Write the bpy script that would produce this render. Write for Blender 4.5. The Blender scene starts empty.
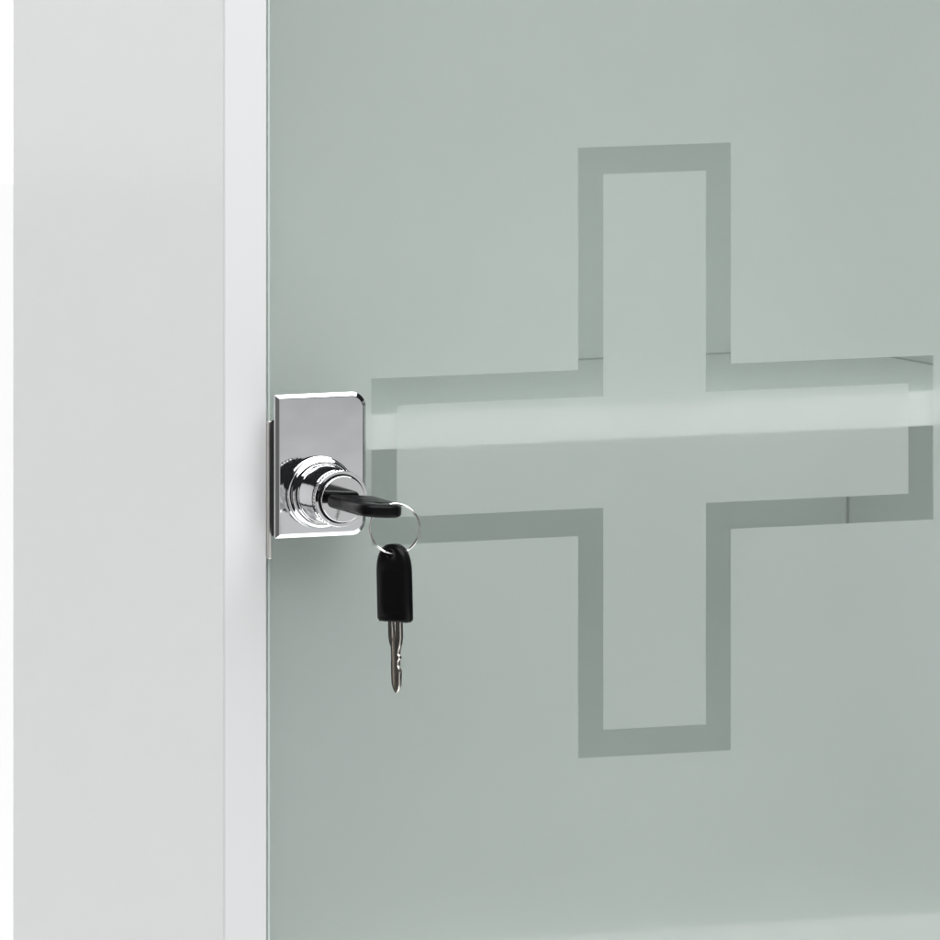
import bpy, bmesh, math
from mathutils import Vector, Matrix

S = 0.01            # all lengths below are in centimetres, the scene is in metres
scene = bpy.context.scene
COL = scene.collection

# ------------------------------------------------------------------ helpers
def link(name, bm, mats, parent=None, smooth=None):
    me = bpy.data.meshes.new(name)
    bmesh.ops.scale(bm, vec=(S, S, S), verts=bm.verts)
    bmesh.ops.recalc_face_normals(bm, faces=bm.faces)
    if smooth is not None:
        for f in bm.faces:
            f.smooth = True
        for e in bm.edges:
            if len(e.link_faces) == 2 and e.calc_face_angle(0) > math.radians(smooth):
                e.smooth = False
    bm.to_mesh(me)
    bm.free()
    for m in (mats if isinstance(mats, (list, tuple)) else [mats]):
        me.materials.append(m)
    o = bpy.data.objects.new(name, me)
    COL.objects.link(o)
    if parent:
        o.parent = parent
    return o

def empty(name, loc=(0, 0, 0)):
    o = bpy.data.objects.new(name, None)
    o.empty_display_size = 0.02
    o.location = Vector(loc) * S
    COL.objects.link(o)
    return o

def tag(o, label, cat, group=None):
    o['label'] = label
    o['category'] = cat
    if group:
        o['group'] = group

def box(bm, x0, x1, y0, y1, z0, z1, bev=0.0, seg=2):
    r = bmesh.ops.create_cube(bm, size=1)
    vs = r['verts']
    for v in vs:
        v.co = Vector(((x0 + x1) / 2 + v.co.x * (x1 - x0), (y0 + y1) / 2 + v.co.y * (y1 - y0), (z0 + z1) / 2 + v.co.z * (z1 - z0)))
    if bev:
        es = list({e for v in vs for e in v.link_edges})
        bmesh.ops.bevel(bm, geom=es, offset=bev, segments=seg, affect='EDGES', profile=0.5)

def loops(bm, rings, cap0=True, cap1=True):
    """skin a list of closed vertex rings of equal length"""
    vr = [[bm.verts.new(p) for p in r] for r in rings]
    n = len(vr[0])
    for a, b in zip(vr, vr[1:]):
        for i in range(n):
            j = (i + 1) % n
            bm.faces.new((a[i], a[j], b[j], b[i]))
    if cap0:
        bm.faces.new(vr[0][::-1])
    if cap1:
        bm.faces.new(vr[-1])
    return vr

def lathe(bm, prof, cx, cz, y0, n=128, cap=True):
    """prof: (radius, distance towards the viewer); the axis runs along -Y"""
    rings = [[(cx + r * math.cos(2 * math.pi * i / n), y0 - t, cz + r * math.sin(2 * math.pi * i / n)) for i in range(n)] for r, t in prof]
    return loops(bm, rings, cap, cap)

# ---------------------------------------------------------------- materials
def new_mat(name):
    m = bpy.data.materials.new(name)
    m.use_nodes = True
    nt = m.node_tree
    for n in list(nt.nodes):
        if n.type != 'OUTPUT_MATERIAL':
            nt.nodes.remove(n)
    return m, nt, nt.nodes['Material Output']

def principled(name, col, rough, metal=0.0, ior=1.5, noise=None, bump=None, coat=0.0, rough_var=None, spec=0.5):
    m, nt, out = new_mat(name)
    p = nt.nodes.new('ShaderNodeBsdfPrincipled')
    p.inputs['Base Color'].default_value = (*col, 1)
    p.inputs['Roughness'].default_value = rough
    p.inputs['Metallic'].default_value = metal
    p.inputs['IOR'].default_value = ior
    p.inputs['Coat Weight'].default_value = coat
    p.inputs['Specular IOR Level'].default_value = spec
    p.inputs['Coat Roughness'].default_value = 0.08
    tc = nt.nodes.new('ShaderNodeTexCoord')
    if noise:                       # (scale, amount): faint cloudiness of the colour
        t = nt.nodes.new('ShaderNodeTexNoise')
        t.inputs['Scale'].default_value = noise[0]
        t.inputs['Detail'].default_value = 4
        nt.links.new(tc.outputs['Object'], t.inputs['Vector'])
        r = nt.nodes.new('ShaderNodeMapRange')
        r.inputs['From Min'].default_value = 0.3
        r.inputs['From Max'].default_value = 0.7
        r.inputs['To Min'].default_value = 1 - noise[1]
        r.inputs['To Max'].default_value = 1 + noise[1]
        nt.links.new(t.outputs['Fac'], r.inputs['Value'])
        mx = nt.nodes.new('ShaderNodeVectorMath')
        mx.operation = 'SCALE'
        mx.inputs[0].default_value = col
        nt.links.new(r.outputs['Result'], mx.inputs['Scale'])
        nt.links.new(mx.outputs['Vector'], p.inputs['Base Color'])
    if rough_var:
        t = nt.nodes.new('ShaderNodeTexNoise')
        t.inputs['Scale'].default_value = rough_var[0]
        t.inputs['Detail'].default_value = 5
        nt.links.new(tc.outputs['Object'], t.inputs['Vector'])
        r = nt.nodes.new('ShaderNodeMapRange')
        r.inputs['To Min'].default_value = max(0.0, rough - rough_var[1])
        r.inputs['To Max'].default_value = rough + rough_var[1]
        nt.links.new(t.outputs['Fac'], r.inputs['Value'])
        nt.links.new(r.outputs['Result'], p.inputs['Roughness'])
    if bump:                        # (scale, strength, distance)
        t = nt.nodes.new('ShaderNodeTexNoise')
        t.inputs['Scale'].default_value = bump[0]
        t.inputs['Detail'].default_value = 3
        nt.links.new(tc.outputs['Object'], t.inputs['Vector'])
        b = nt.nodes.new('ShaderNodeBump')
        b.inputs['Strength'].default_value = bump[1]
        b.inputs['Distance'].default_value = bump[2]
        nt.links.new(t.outputs['Fac'], b.inputs['Height'])
        nt.links.new(b.outputs['Normal'], p.inputs['Normal'])
    nt.links.new(p.outputs['BSDF'], out.inputs['Surface'])
    return m

M_WHITE = principled('white_lacquer', (0.565, 0.572, 0.576), 0.09, noise=(9, 0.006), bump=(60, 0.015, 0.0003))
M_INNER = principled('white_board', (0.85, 0.865, 0.86), 0.4, noise=(12, 0.01))
M_CHROME = principled('chrome', (0.80, 0.80, 0.81), 0.07, metal=1.0)
M_PLATE = principled('chrome_plate', (0.80, 0.815, 0.83), 0.06, metal=1.0, bump=(32, 0.22, 0.0004))
M_STEEL = principled('brushed_nickel', (0.80, 0.79, 0.76), 0.34, metal=1.0, rough_var=(400, 0.06))
M_NICKEL = principled('key_nickel', (0.84, 0.79, 0.73), 0.24, metal=1.0, rough_var=(500, 0.08))
M_BLACK = principled('black_plastic', (0.004, 0.004, 0.0045), 0.28, spec=0.2, ior=1.3, bump=(900, 0.12, 0.0004))
M_DARK = principled('dark_core', (0.006, 0.006, 0.006), 0.5, ior=1.2)
M_BACKDROP = principled('backdrop_paper', (0.93, 0.93, 0.93), 0.9, noise=(3, 0.005))

M_BACKDROP_LOW = principled('backdrop_lower_step', (0.80, 0.80, 0.80), 0.9, noise=(3, 0.005))  # greyer lower half, added to put a tonal step in side panel reflection
M_GROUND = principled('ground_glass_edge', (0.62, 0.70, 0.67), 0.35)
M_JOINT_SHADE = principled('joint_shade_grey', (0.58, 0.60, 0.58), 0.6)  # grey strips that draw the shadow lines of the joints
M_EDGE_LIT = principled('shelf_edge_lit', (0.96, 0.935, 0.95), 0.35)  # front edge colour raised to stand in for frontal light
M_SHELF = principled('white_shelf_board', (0.83, 0.845, 0.835), 0.4, noise=(12, 0.01))

TINT = (0.958, 0.985, 0.970)
m, nt, out = new_mat('clear_glass')
g = nt.nodes.new('ShaderNodeBsdfGlass')
g.inputs['Color'].default_value = (*TINT, 1)
g.inputs['Roughness'].default_value = 0.0
g.inputs['IOR'].default_value = 1.5
nt.links.new(g.outputs['BSDF'], out.inputs['Surface'])
M_GLASS = m

m, nt, out = new_mat('frosted_glass')
rf = nt.nodes.new('ShaderNodeBsdfRefraction')
rf.inputs['Color'].default_value = (*TINT, 1)
rf.inputs['Roughness'].default_value = 0.52
rf.inputs['IOR'].default_value = 1.5
df = nt.nodes.new('ShaderNodeBsdfDiffuse')
tr = nt.nodes.new('ShaderNodeBsdfTranslucent')
tc = nt.nodes.new('ShaderNodeTexCoord')
nz = nt.nodes.new('ShaderNodeTexNoise')
nz.inputs['Scale'].default_value = 14
nz.inputs['Detail'].default_value = 3
nt.links.new(tc.outputs['Object'], nz.inputs['Vector'])
rg = nt.nodes.new('ShaderNodeMapRange')
rg.inputs['From Min'].default_value = 0.3
rg.inputs['From Max'].default_value = 0.7
rg.inputs['To Min'].default_value = 0.985
rg.inputs['To Max'].default_value = 1.015
nt.links.new(nz.outputs['Fac'], rg.inputs['Value'])
for nd, c in ((df, (0.925, 0.955, 0.94)), (tr, (0.86, 0.88, 0.88))):
    sc_ = nt.nodes.new('ShaderNodeVectorMath')
    sc_.operation = 'SCALE'
    sc_.inputs[0].default_value = c
    nt.links.new(rg.outputs['Result'], sc_.inputs['Scale'])
    nt.links.new(sc_.outputs['Vector'], nd.inputs['Color'])
m1 = nt.nodes.new('ShaderNodeMixShader')
m1.inputs[0].default_value = 0.25
nt.links.new(df.outputs[0], m1.inputs[1])
nt.links.new(tr.outputs[0], m1.inputs[2])
m2 = nt.nodes.new('ShaderNodeMixShader')
m2.inputs[0].default_value = 0.57
nt.links.new(rf.outputs[0], m2.inputs[1])
nt.links.new(m1.outputs[0], m2.inputs[2])
nt.links.new(m2.outputs[0], out.inputs['Surface'])
M_FROST = m

# ------------------------------------------------------------------ cabinet
# origin of these coordinates: the middle of the cross on the door; +Y goes into the cabinet
XO, XI = 10.712, 9.671          # outer and inner face of the side panels
YF, YB = -0.4, 13.55            # front edge and rear edge of the side panels
ZT, ZB = 24.5, -24.0            # top and bottom of the cabinet
BACK = 9.83                     # face of the back panel
cab = empty('medicine_cabinet', (0, 5, ZB))
tag(cab, 'white lacquered medicine cabinet with a frosted glass door bearing a clear cross outline', 'cabinet')
CO = Vector((0, 5, ZB))

def cpart(name, bm, mats, parent=cab, smooth=None):
    """a part of the cabinet: shift so that it sits under the cabinet's base point"""
    bmesh.ops.translate(bm, vec=-CO, verts=bm.verts)
    return link(name, bm, mats, parent, smooth)

bm = bmesh.new()
box(bm, -XO, -XI, YF, YB, ZB, ZT, 0.05, 3)
cpart('side_panel', bm, M_WHITE)
bm = bmesh.new()
ring = [(XO, YF), (XO, YB), (9.1, YB), (9.1, BACK), (9.62, 3.5), (XI, YF)]
loops(bm, [[(x, y, ZB) for x, y in ring], [(x, y, ZT) for x, y in ring]])
bmesh.ops.bevel(bm, geom=list(bm.edges), offset=0.03, segments=2, affect='EDGES')
cpart('side_panel', bm, M_INNER)
bm = bmesh.new()
box(bm, -XI, 9.05, BACK, BACK + 0.6, ZB + 0.05, ZT - 0.05)
back = cpart('back_panel', bm, M_INNER)
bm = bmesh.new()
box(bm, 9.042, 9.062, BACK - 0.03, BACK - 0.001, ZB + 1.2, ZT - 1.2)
cpart('joint_shade', bm, M_JOINT_SHADE, back)  # shadow line of the back corner, modelled as a grey strip
bm = bmesh.new()
box(bm, -XI + 0.01, 9.60, 0.35, BACK - 0.02, ZT - 1.02, ZT - 0.02, 0.03)
cpart('top_panel', bm, M_WHITE)
bm = bmesh.new()
box(bm, -XI + 0.01, 9.60, 0.35, BACK - 0.02, ZB + 0.02, ZB + 1.02, 0.03)
cpart('bottom_panel', bm, M_WHITE)
# the shelf stops a little short of the walls: the dark joint seen through the clear lines
for z in (1.06, -11.0, 14.9):
    bm = bmesh.new()
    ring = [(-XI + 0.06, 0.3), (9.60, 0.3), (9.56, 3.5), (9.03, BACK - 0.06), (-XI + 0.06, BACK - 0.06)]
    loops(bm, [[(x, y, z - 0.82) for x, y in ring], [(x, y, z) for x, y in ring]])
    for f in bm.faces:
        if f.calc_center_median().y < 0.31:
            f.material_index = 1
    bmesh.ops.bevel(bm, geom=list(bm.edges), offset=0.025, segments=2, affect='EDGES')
    shelf = cpart('shelf', bm, [M_SHELF, M_EDGE_LIT])
    # shadow line painted as a grey strip where shelf meets back and right wall
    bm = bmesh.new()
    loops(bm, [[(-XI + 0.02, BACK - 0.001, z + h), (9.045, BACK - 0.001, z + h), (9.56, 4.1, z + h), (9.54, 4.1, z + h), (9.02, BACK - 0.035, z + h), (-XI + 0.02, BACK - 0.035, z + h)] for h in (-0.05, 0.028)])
    cpart('joint_shade', bm, M_JOINT_SHADE, shelf)

# glass door: one slab, the cross outline left clear on its inner, etched face
GX0, GX1, GZ0, GZ1, GY0, GY1 = -9.585, 9.54, -23.8, 24.3, -0.27, 0.10
L, W, T = 6.985, 1.900, 0.624
bm = bmesh.new()
ch = 0.034
def pane_ring(d, y):
    return [(GX0 + d, y, GZ0 + d), (GX1 - d, y, GZ0 + d), (GX1 - d, y, GZ1 - d), (GX0 + d, y, GZ1 - d)]
vr = loops(bm, [pane_ring(ch, GY0), pane_ring(0, GY0 + ch), pane_ring(0, GY1 - ch), pane_ring(ch, GY1)], True, False)
for f in bm.faces:               # ground edge of the pane
    if len({round(v.co.y, 4) for v in f.verts}) == 2 and f.calc_center_median().y < GY0 + ch:
        f.material_index = 2
def cross(l, w):
    return [(-w, l), (w, l), (w, w), (l, w), (l, -w), (w, -w), (w, -l), (-w, -l), (-w, -w), (-l, -w), (-l, w), (-w, w)]
outer = [bm.verts.new((x, GY1, z)) for x, z in cross(L, W)]
inner = [bm.verts.new((x, GY1, z)) for x, z in cross(L - T, W - T)]
clear = []
for i in range(12):
    j = (i + 1) % 12
    clear.append(bm.faces.new((outer[i], outer[j], inner[j], inner[i])))
def fill(edges):
    r = bmesh.ops.triangle_fill(bm, edges=edges, use_beauty=True, use_dissolve=False)
    fs = [f for f in r['geom'] if isinstance(f, bmesh.types.BMFace)]
    for f in fs:
        f.material_index = 1
def ring_edges(vs):
    return [bm.edges.get((vs[i], vs[(i + 1) % len(vs)])) for i in range(len(vs))]
fill(ring_edges(vr[-1]) + ring_edges(outer))
fill(ring_edges(inner))
door = cpart('glass_door', bm, [M_GLASS, M_FROST, M_GROUND])

# ------------------------------------------------------------- lock on door
PX0, PX1, PZ0, PZ1 = -9.684, -7.474, -1.525, 1.725
def plate_ring(d, y, rad=0.34):
    pts = []
    x0, x1, z0, z1 = PX0 + d, PX1 - d, PZ0 + d, PZ1 - d
    r = rad - d * 0.6
    pts.append((x0, y, z0))
    for i in range(13):
        a = -math.pi / 2 + i / 12 * math.pi / 2
        pts.append((x1 - r + r * math.cos(a), y, z0 + r + r * math.sin(a)))
    for i in range(13):
        a = i / 12 * math.pi / 2
        pts.append((x1 - r + r * math.cos(a), y, z1 - r + r * math.sin(a)))
    pts.append((x0, y, z1))
    return pts
bm = bmesh.new()
prof = [(0.015, -0.87), (0, -0.885), (0, -0.905), (0.007, -0.93), (0.08, -0.993), (0.10, -1.0)]
loops(bm, [plate_ring(d, y) for d, y in prof])
lock = cpart('lock', bm, M_PLATE, smooth=12)
bm = bmesh.new()
box(bm, PX0 + 0.015, PX1 - 0.1, -0.868, -0.62, -1.49, 1.12, 0.03)
box(bm, -9.45, PX1 - 0.2, -0.615, -0.275, -1.40, 1.05, 0.03)
cpart('lock_body', bm, M_DARK, lock)
AX, AZ = -8.655, -0.51
bm = bmesh.new()
prof = [(0.82, 0.0), (0.82, 0.05), (0.80, 0.08), (0.80, 0.22), (0.78, 0.265), (0.745, 0.30), (0.72, 0.31), (0.70, 0.305), (0.695, 0.32), (0.695, 0.42), (0.68, 0.44), (0.655, 0.445), (0.65, 0.46), (0.645, 0.75), (0.64, 0.78), (0.64, 1.22), (0.622, 1.24), (0.622, 1.29)]
lathe(bm, prof, AX, AZ, -1.0, 384)
cpart('lock_barrel', bm, M_CHROME, lock, smooth=28)
# knurled rim of the barrel
bm = bmesh.new()
n = 192
def kn(r, t, depth):
    return [((AX + (r - (depth if i % 4 in (2, 3) else 0)) * math.cos(2 * math.pi * i / n)), -1.0 - t, AZ + (r - (depth if i % 4 in (2, 3) else 0)) * math.sin(2 * math.pi * i / n)) for i in range(n)]
loops(bm, [kn(0.645, 1.285, 0.035), kn(0.645, 1.35, 0.035), kn(0.632, 1.355, 0), kn(0.635, 1.40, 0), kn(0.633, 1.412, 0), kn(0.625, 1.42, 0), kn(0.562, 1.42, 0), kn(0.558, 1.415, 0), kn(0.556, 1.38, 0)])
cpart('lock_rim', bm, M_CHROME, lock, smooth=30)
bm = bmesh.new()
lathe(bm, [(0.52, 1.38), (0.52, 1.53), (0.517, 1.54), (0.51, 1.545), (0.02, 1.545)], AX, AZ, -1.0, 384)
cpart('lock_plug', bm, M_CHROME, lock, smooth=18)
bm = bmesh.new()
lathe(bm, [(0.566, 1.30), (0.566, 1.40), (0.51, 1.40)], AX, AZ, -1.0, 128, False)  # dark ring filling the groove round the plug in place of shade
cpart('lock_groove_shade', bm, M_DARK, lock, smooth=30)
# strike plate on the inner face of the left side panel
bm = bmesh.new()
box(bm, -9.668, -9.592, -0.50, 0.9, -2.035, 1.085, 0.02, 3)
cpart('strike_plate', bm, M_STEEL, smooth=40)

# --------------------------------------------------------------------- keys
# a key is modelled flat: length along -Z from the bow's square end (z=0) to the blade's tip, bow upward
KT, HOLE_R = 0.145, 0.10         # half thickness of the bow, radius of its hole
def bow_outline(d, KW, KL, e):
    w = KW - d
    pts = [(-w + 0.05, d), (w - 0.05, d), (w, d + 0.05)]
    zc = 0.60 * KL
    for i in range(33):
        a = i / 32 * math.pi
        cx, sx = math.cos(a), math.sin(a)
        pts.append((w * math.copysign(abs(cx) ** e, cx), zc + (KL - d - zc) * abs(sx) ** e))
    pts.append((-w, d + 0.05))
    return pts
def bow_bm(KW, KL, e, HOLE_Z):
    bm = bmesh.new()
    lay = [(0.07, -KT), (0.025, -KT + 0.025), (0.0, -KT + 0.07), (0.0, KT - 0.07), (0.025, KT - 0.025), (0.07, KT)]
    vr = loops(bm, [[(x, y, z) for x, z in bow_outline(d, KW, KL, e)] for d, y in lay], False, False)
    hn = 32
    def hr(r, y):
        return [(r * math.cos(2 * math.pi * i / hn), y, HOLE_Z + r * math.sin(2 * math.pi * i / hn)) for i in range(hn)]
    hv = loops(bm, [hr(HOLE_R + 0.02, -KT), hr(HOLE_R, -KT + 0.02), hr(HOLE_R, KT - 0.02), hr(HOLE_R + 0.02, KT)], False, False)
    for o_, h_ in ((vr[0], hv[0]), (vr[-1], hv[-1])):
        es = [bm.edges.get((l[i], l[(i + 1) % len(l)])) for l in (o_, h_) for i in range(len(l))]
        bmesh.ops.triangle_fill(bm, edges=es, use_beauty=True)
    # a low raised grip on both faces
    for s in (-1, 1):
        def gr(d, y):
            pts = []
            for k, (cx_, cz_) in enumerate(((0.16, 0.30), (0.16, 1.05), (-0.16, 1.05), (-0.16, 0.30))):
                for i in range(7):
                    a = -math.pi / 2 + k * math.pi / 2 + i / 6 * math.pi / 2
                    pts.append((cx_ + (0.12 - d) * math.cos(a), y, cz_ + (0.12 - d) * math.sin(a)))
            return pts
        loops(bm, [gr(0, s * (KT - 0.02)), gr(0, s * (KT + 0.004)), gr(0.05, s * (KT + 0.012)), gr(0.10, s * (KT + 0.014))])
    return bm
BLADE = [  # distance from the bow, left and right half width
    (-0.3, .19, .19), (0, .19, .19), (.34, .19, .19), (.46, .165, .17), (.56, .12, .145), (.66, .115, .105), (.72, .115, .10), (.76, .115, .13), (.82, .115, .13),
    (.88, .12, .09), (.98, .125, .085), (1.03, .125, .12), (1.10, .125, .14), (1.18, .125, .13), (1.30, .12, .125), (1.40, .11, .12), (1.48, .09, .09), (1.54, .06, .06), (1.58, .02, .02)]
def blade_bm():
    bm = bmesh.new()
    rings = []
    for l, a, b in BLADE:
        t = 0.055 if l < 1.45 else 0.04
        g_ = 0.012 if 0.2 < l < 1.5 else t
        c_ = min(0.055, a * 0.5)
        sh = -0.01
        z = -l
        rings.append([(-a, -t * .6, z), (-a * .9, -t, z), (-c_ + sh, -t, z), (-c_ * .7 + sh, -g_, z), (c_ * .7 + sh, -g_, z), (c_ + sh, -t, z), (b * .9, -t, z), (b, -t * .6, z),
                      (b, t * .6, z), (b * .9, t, z), (c_ + sh, t, z), (c_ * .7 + sh, g_, z), (-c_ * .7 + sh, g_, z), (-c_ + sh, t, z), (-a * .9, t, z), (-a, t * .6, z)])
    loops(bm, rings)
    return bm
th = math.radians(22)
RIGHT = Vector((math.cos(th), -math.sin(th), 0))    # sideways as the lens sees it
FWD = Vector((math.sin(th), math.cos(th), 0))
UP = Vector((0, 0, 1))

key1 = empty('key')
tag(key1, 'black headed key standing in the lock, its flat bow lying level', 'key', 'keys on the wire ring')
b1 = link('bow', bow_bm(0.55, 2.22, 0.68, 1.72), M_BLACK, key1, smooth=50)
k1 = link('blade', blade_bm(), M_NICKEL, key1, smooth=30)
# in the lock: blade points into the cabinet (+Y), bow lies flat, turned 4 degrees about the axis
BY = -2.94
R1 = Matrix((( 1, 0, 0), (0, 0, -1), (0, 1, 0))).to_4x4()          # key z -> -Y, key y -> Z
key1.matrix_world = Matrix.Translation(Vector((AX, BY, AZ)) * S) @ Matrix.Rotation(math.radians(4), 4, 'Y') @ R1

hole = Vector((AX, BY - 1.72, AZ))
ring_c = hole + RIGHT * 0.375 - UP * 0.43
RR, RW = 0.555, 0.025
kr = empty('key_ring', ring_c)
bm = bmesh.new()
rings = []
NT, NS = 200, 10
turns = 1.35
rings = []
for i in range(NT + 1):
    u = i / NT
    a = math.radians(95) + u * turns * 2 * math.pi
    off = (u - 0.5) * 2 * RW * 1.15 * turns
    rad = Vector((math.cos(a), 0, math.sin(a)))
    rings.append([Vector((rad.x * (RR + RW * math.cos(q)), off + RW * math.sin(q), rad.z * (RR + RW * math.cos(q)))) for q in [2 * math.pi * j / NS for j in range(NS)]])
loops(bm, rings)
bpy.data.objects.remove(kr)
kr = link('key_ring', bm, M_CHROME, None, smooth=60)
kr.location = ring_c * S
kr.rotation_euler = (0, 0, -th)
tag(kr, 'thin round wire ring linking the two black keys', 'key ring')

# the second key hangs from the ring, its right side turned towards the viewer
key2 = key1.copy()
COL.objects.link(key2)
key2['label'] = 'black headed key hanging down from the wire ring with its cut blade showing'
link('bow', bow_bm(0.45, 1.74, 0.82, 1.53), M_BLACK, key2, smooth=50)
k2 = k1.copy()
COL.objects.link(k2)
k2.parent = key2
hole2 = ring_c + RIGHT * (-0.02) - UP * 0.55
ROT2 = Matrix.Rotation(-th - math.radians(40), 4, 'Z') @ Matrix.Rotation(math.radians(-1.6), 4, 'Y')
base2 = hole2 - (ROT2 @ Vector((0, 0, 1.53)))
key2.matrix_world = Matrix.Translation(base2 * S) @ ROT2

# ------------------------------------------------------------------ setting
bm = bmesh.new()
for z0, z1, mi in ((-11.4, 260, 0), (-220, -11.4, 1)):
    f = bm.faces.new([bm.verts.new(p) for p in ((-420, 190, z0), (150, 190, z0), (150, 190, z1), (-420, 190, z1))])
    f.material_index = mi
bd = link('backdrop', bm, [M_BACKDROP, M_BACKDROP_LOW])
bd['kind'] = 'structure'

# ------------------------------------------------------------------- lights
w = bpy.data.worlds.new('World')
scene.world = w
w.use_nodes = True
w.node_tree.nodes['Background'].inputs['Color'].default_value = (0.95, 0.98, 1.0, 1)
w.node_tree.nodes['Background'].inputs['Strength'].default_value = 0.02

def softbox(name, loc, target, sx, sy, radiance, col=(1, 1, 1), spread=180, falloff=0, cloud=0):
    """radiance is what a mirror would see; Blender wants watts"""
    d = bpy.data.lights.new(name, 'AREA')
    d.shape = 'RECTANGLE'
    d.size, d.size_y = sx, sy
    d.energy = radiance * sx * sy * math.pi
    d.color = col
    d.spread = math.radians(spread)
    if falloff or cloud:            # falloff as in a real diffuser; cloud paints room-like patches to reflect
        d.use_nodes = True
        nt = d.node_tree
        em = nt.nodes['Emission']
        ge = nt.nodes.new('ShaderNodeNewGeometry')
        if falloff:
            gr = nt.nodes.new('ShaderNodeVectorMath')
            gr.operation = 'DISTANCE'
            gr.inputs[1].default_value = (0.5, 0.5, 0)
            nt.links.new(ge.outputs['Parametric'], gr.inputs[0])
            src, lo, hi = gr.outputs['Value'], 0.3, 0.7
            a, b = 1.0, 1.0 - falloff
        else:
            gr = nt.nodes.new('ShaderNodeTexNoise')
            gr.inputs['Scale'].default_value = 11
            gr.inputs['Detail'].default_value = 2
            nt.links.new(ge.outputs['Parametric'], gr.inputs['Vector'])
            src, lo, hi = gr.outputs['Fac'], 0.3, 0.7
            a, b = 1 - cloud, 1 + cloud
        mr = nt.nodes.new('ShaderNodeMapRange')
        mr.interpolation_type = 'SMOOTHSTEP'
        mr.inputs['From Min'].default_value = lo
        mr.inputs['From Max'].default_value = hi
        mr.inputs['To Min'].default_value = a
        mr.inputs['To Max'].default_value = b
        nt.links.new(src, mr.inputs['Value'])
        nt.links.new(mr.outputs['Result'], em.inputs['Strength'])
    o = bpy.data.objects.new(name, d)
    o.location = loc
    o.rotation_euler = (Vector(target) - Vector(loc)).to_track_quat('-Z', 'Y').to_euler()
    COL.objects.link(o)
    return o
softbox('overhead_softbox', (-0.10, -0.80, 1.25), (-0.06, -0.55, 0), 2.6, 1.5, 6.7, falloff=0.5)
softbox('low_front_panel', (0.6, -2.2, -1.0), (0.6, 0, -1.0), 5.5, 1.96, 0.48, (1.0, 1.0, 1.0), cloud=0.45)
softbox('floor_bounce', (0.05, -0.40, -1.0), (0.05, -0.36, 0), 2.3, 1.6, 2.0)
softbox('left_softbox', (-1.7, -0.65, -0.2), (0, 0, 0), 0.9, 1.2, 0.13, (1.0, 0.95, 0.92))
softbox('right_softbox', (1.6, 0.62, 0.9), (0, 0.1, 0.1), 1.2, 2.2, 0.7)
softbox('backdrop_lamp', (-1.0, 1.2, 1.0), (-1.0, 1.9, 1.0), 2.8, 0.9, 6.4)
softbox('backdrop_lamp', (-1.0, 1.2, -1.3), (-1.0, 1.9, -1.3), 2.8, 0.9, 6.4)

# ------------------------------------------------------------------- camera
cd = bpy.data.cameras.new('camera')
cd.sensor_width = 36
cd.lens = 13190 / 940 * 36
cd.shift_y = -1462 / 940
cd.clip_start = 0.05
cd.clip_end = 100
cam = bpy.data.objects.new('camera', cd)
cam.location = (RIGHT * -4.222 + FWD * -302.52 + UP * 33.063) * S
cam.rotation_euler = (math.pi / 2, 0, -th)
COL.objects.link(cam)
scene.camera = cam

scene.view_settings.view_transform = 'Standard'
scene.view_settings.look = 'None'
scene.view_settings.exposure = 0
c = scene.cycles
c.use_denoising = True
c.denoiser = 'OPENIMAGEDENOISE'
c.max_bounces = 24
c.diffuse_bounces = 10
c.glossy_bounces = 8
c.transmission_bounces = 16
c.caustics_refractive = True
c.caustics_reflective = True
c.blur_glossy = 0.3
c.sample_clamp_indirect = 8
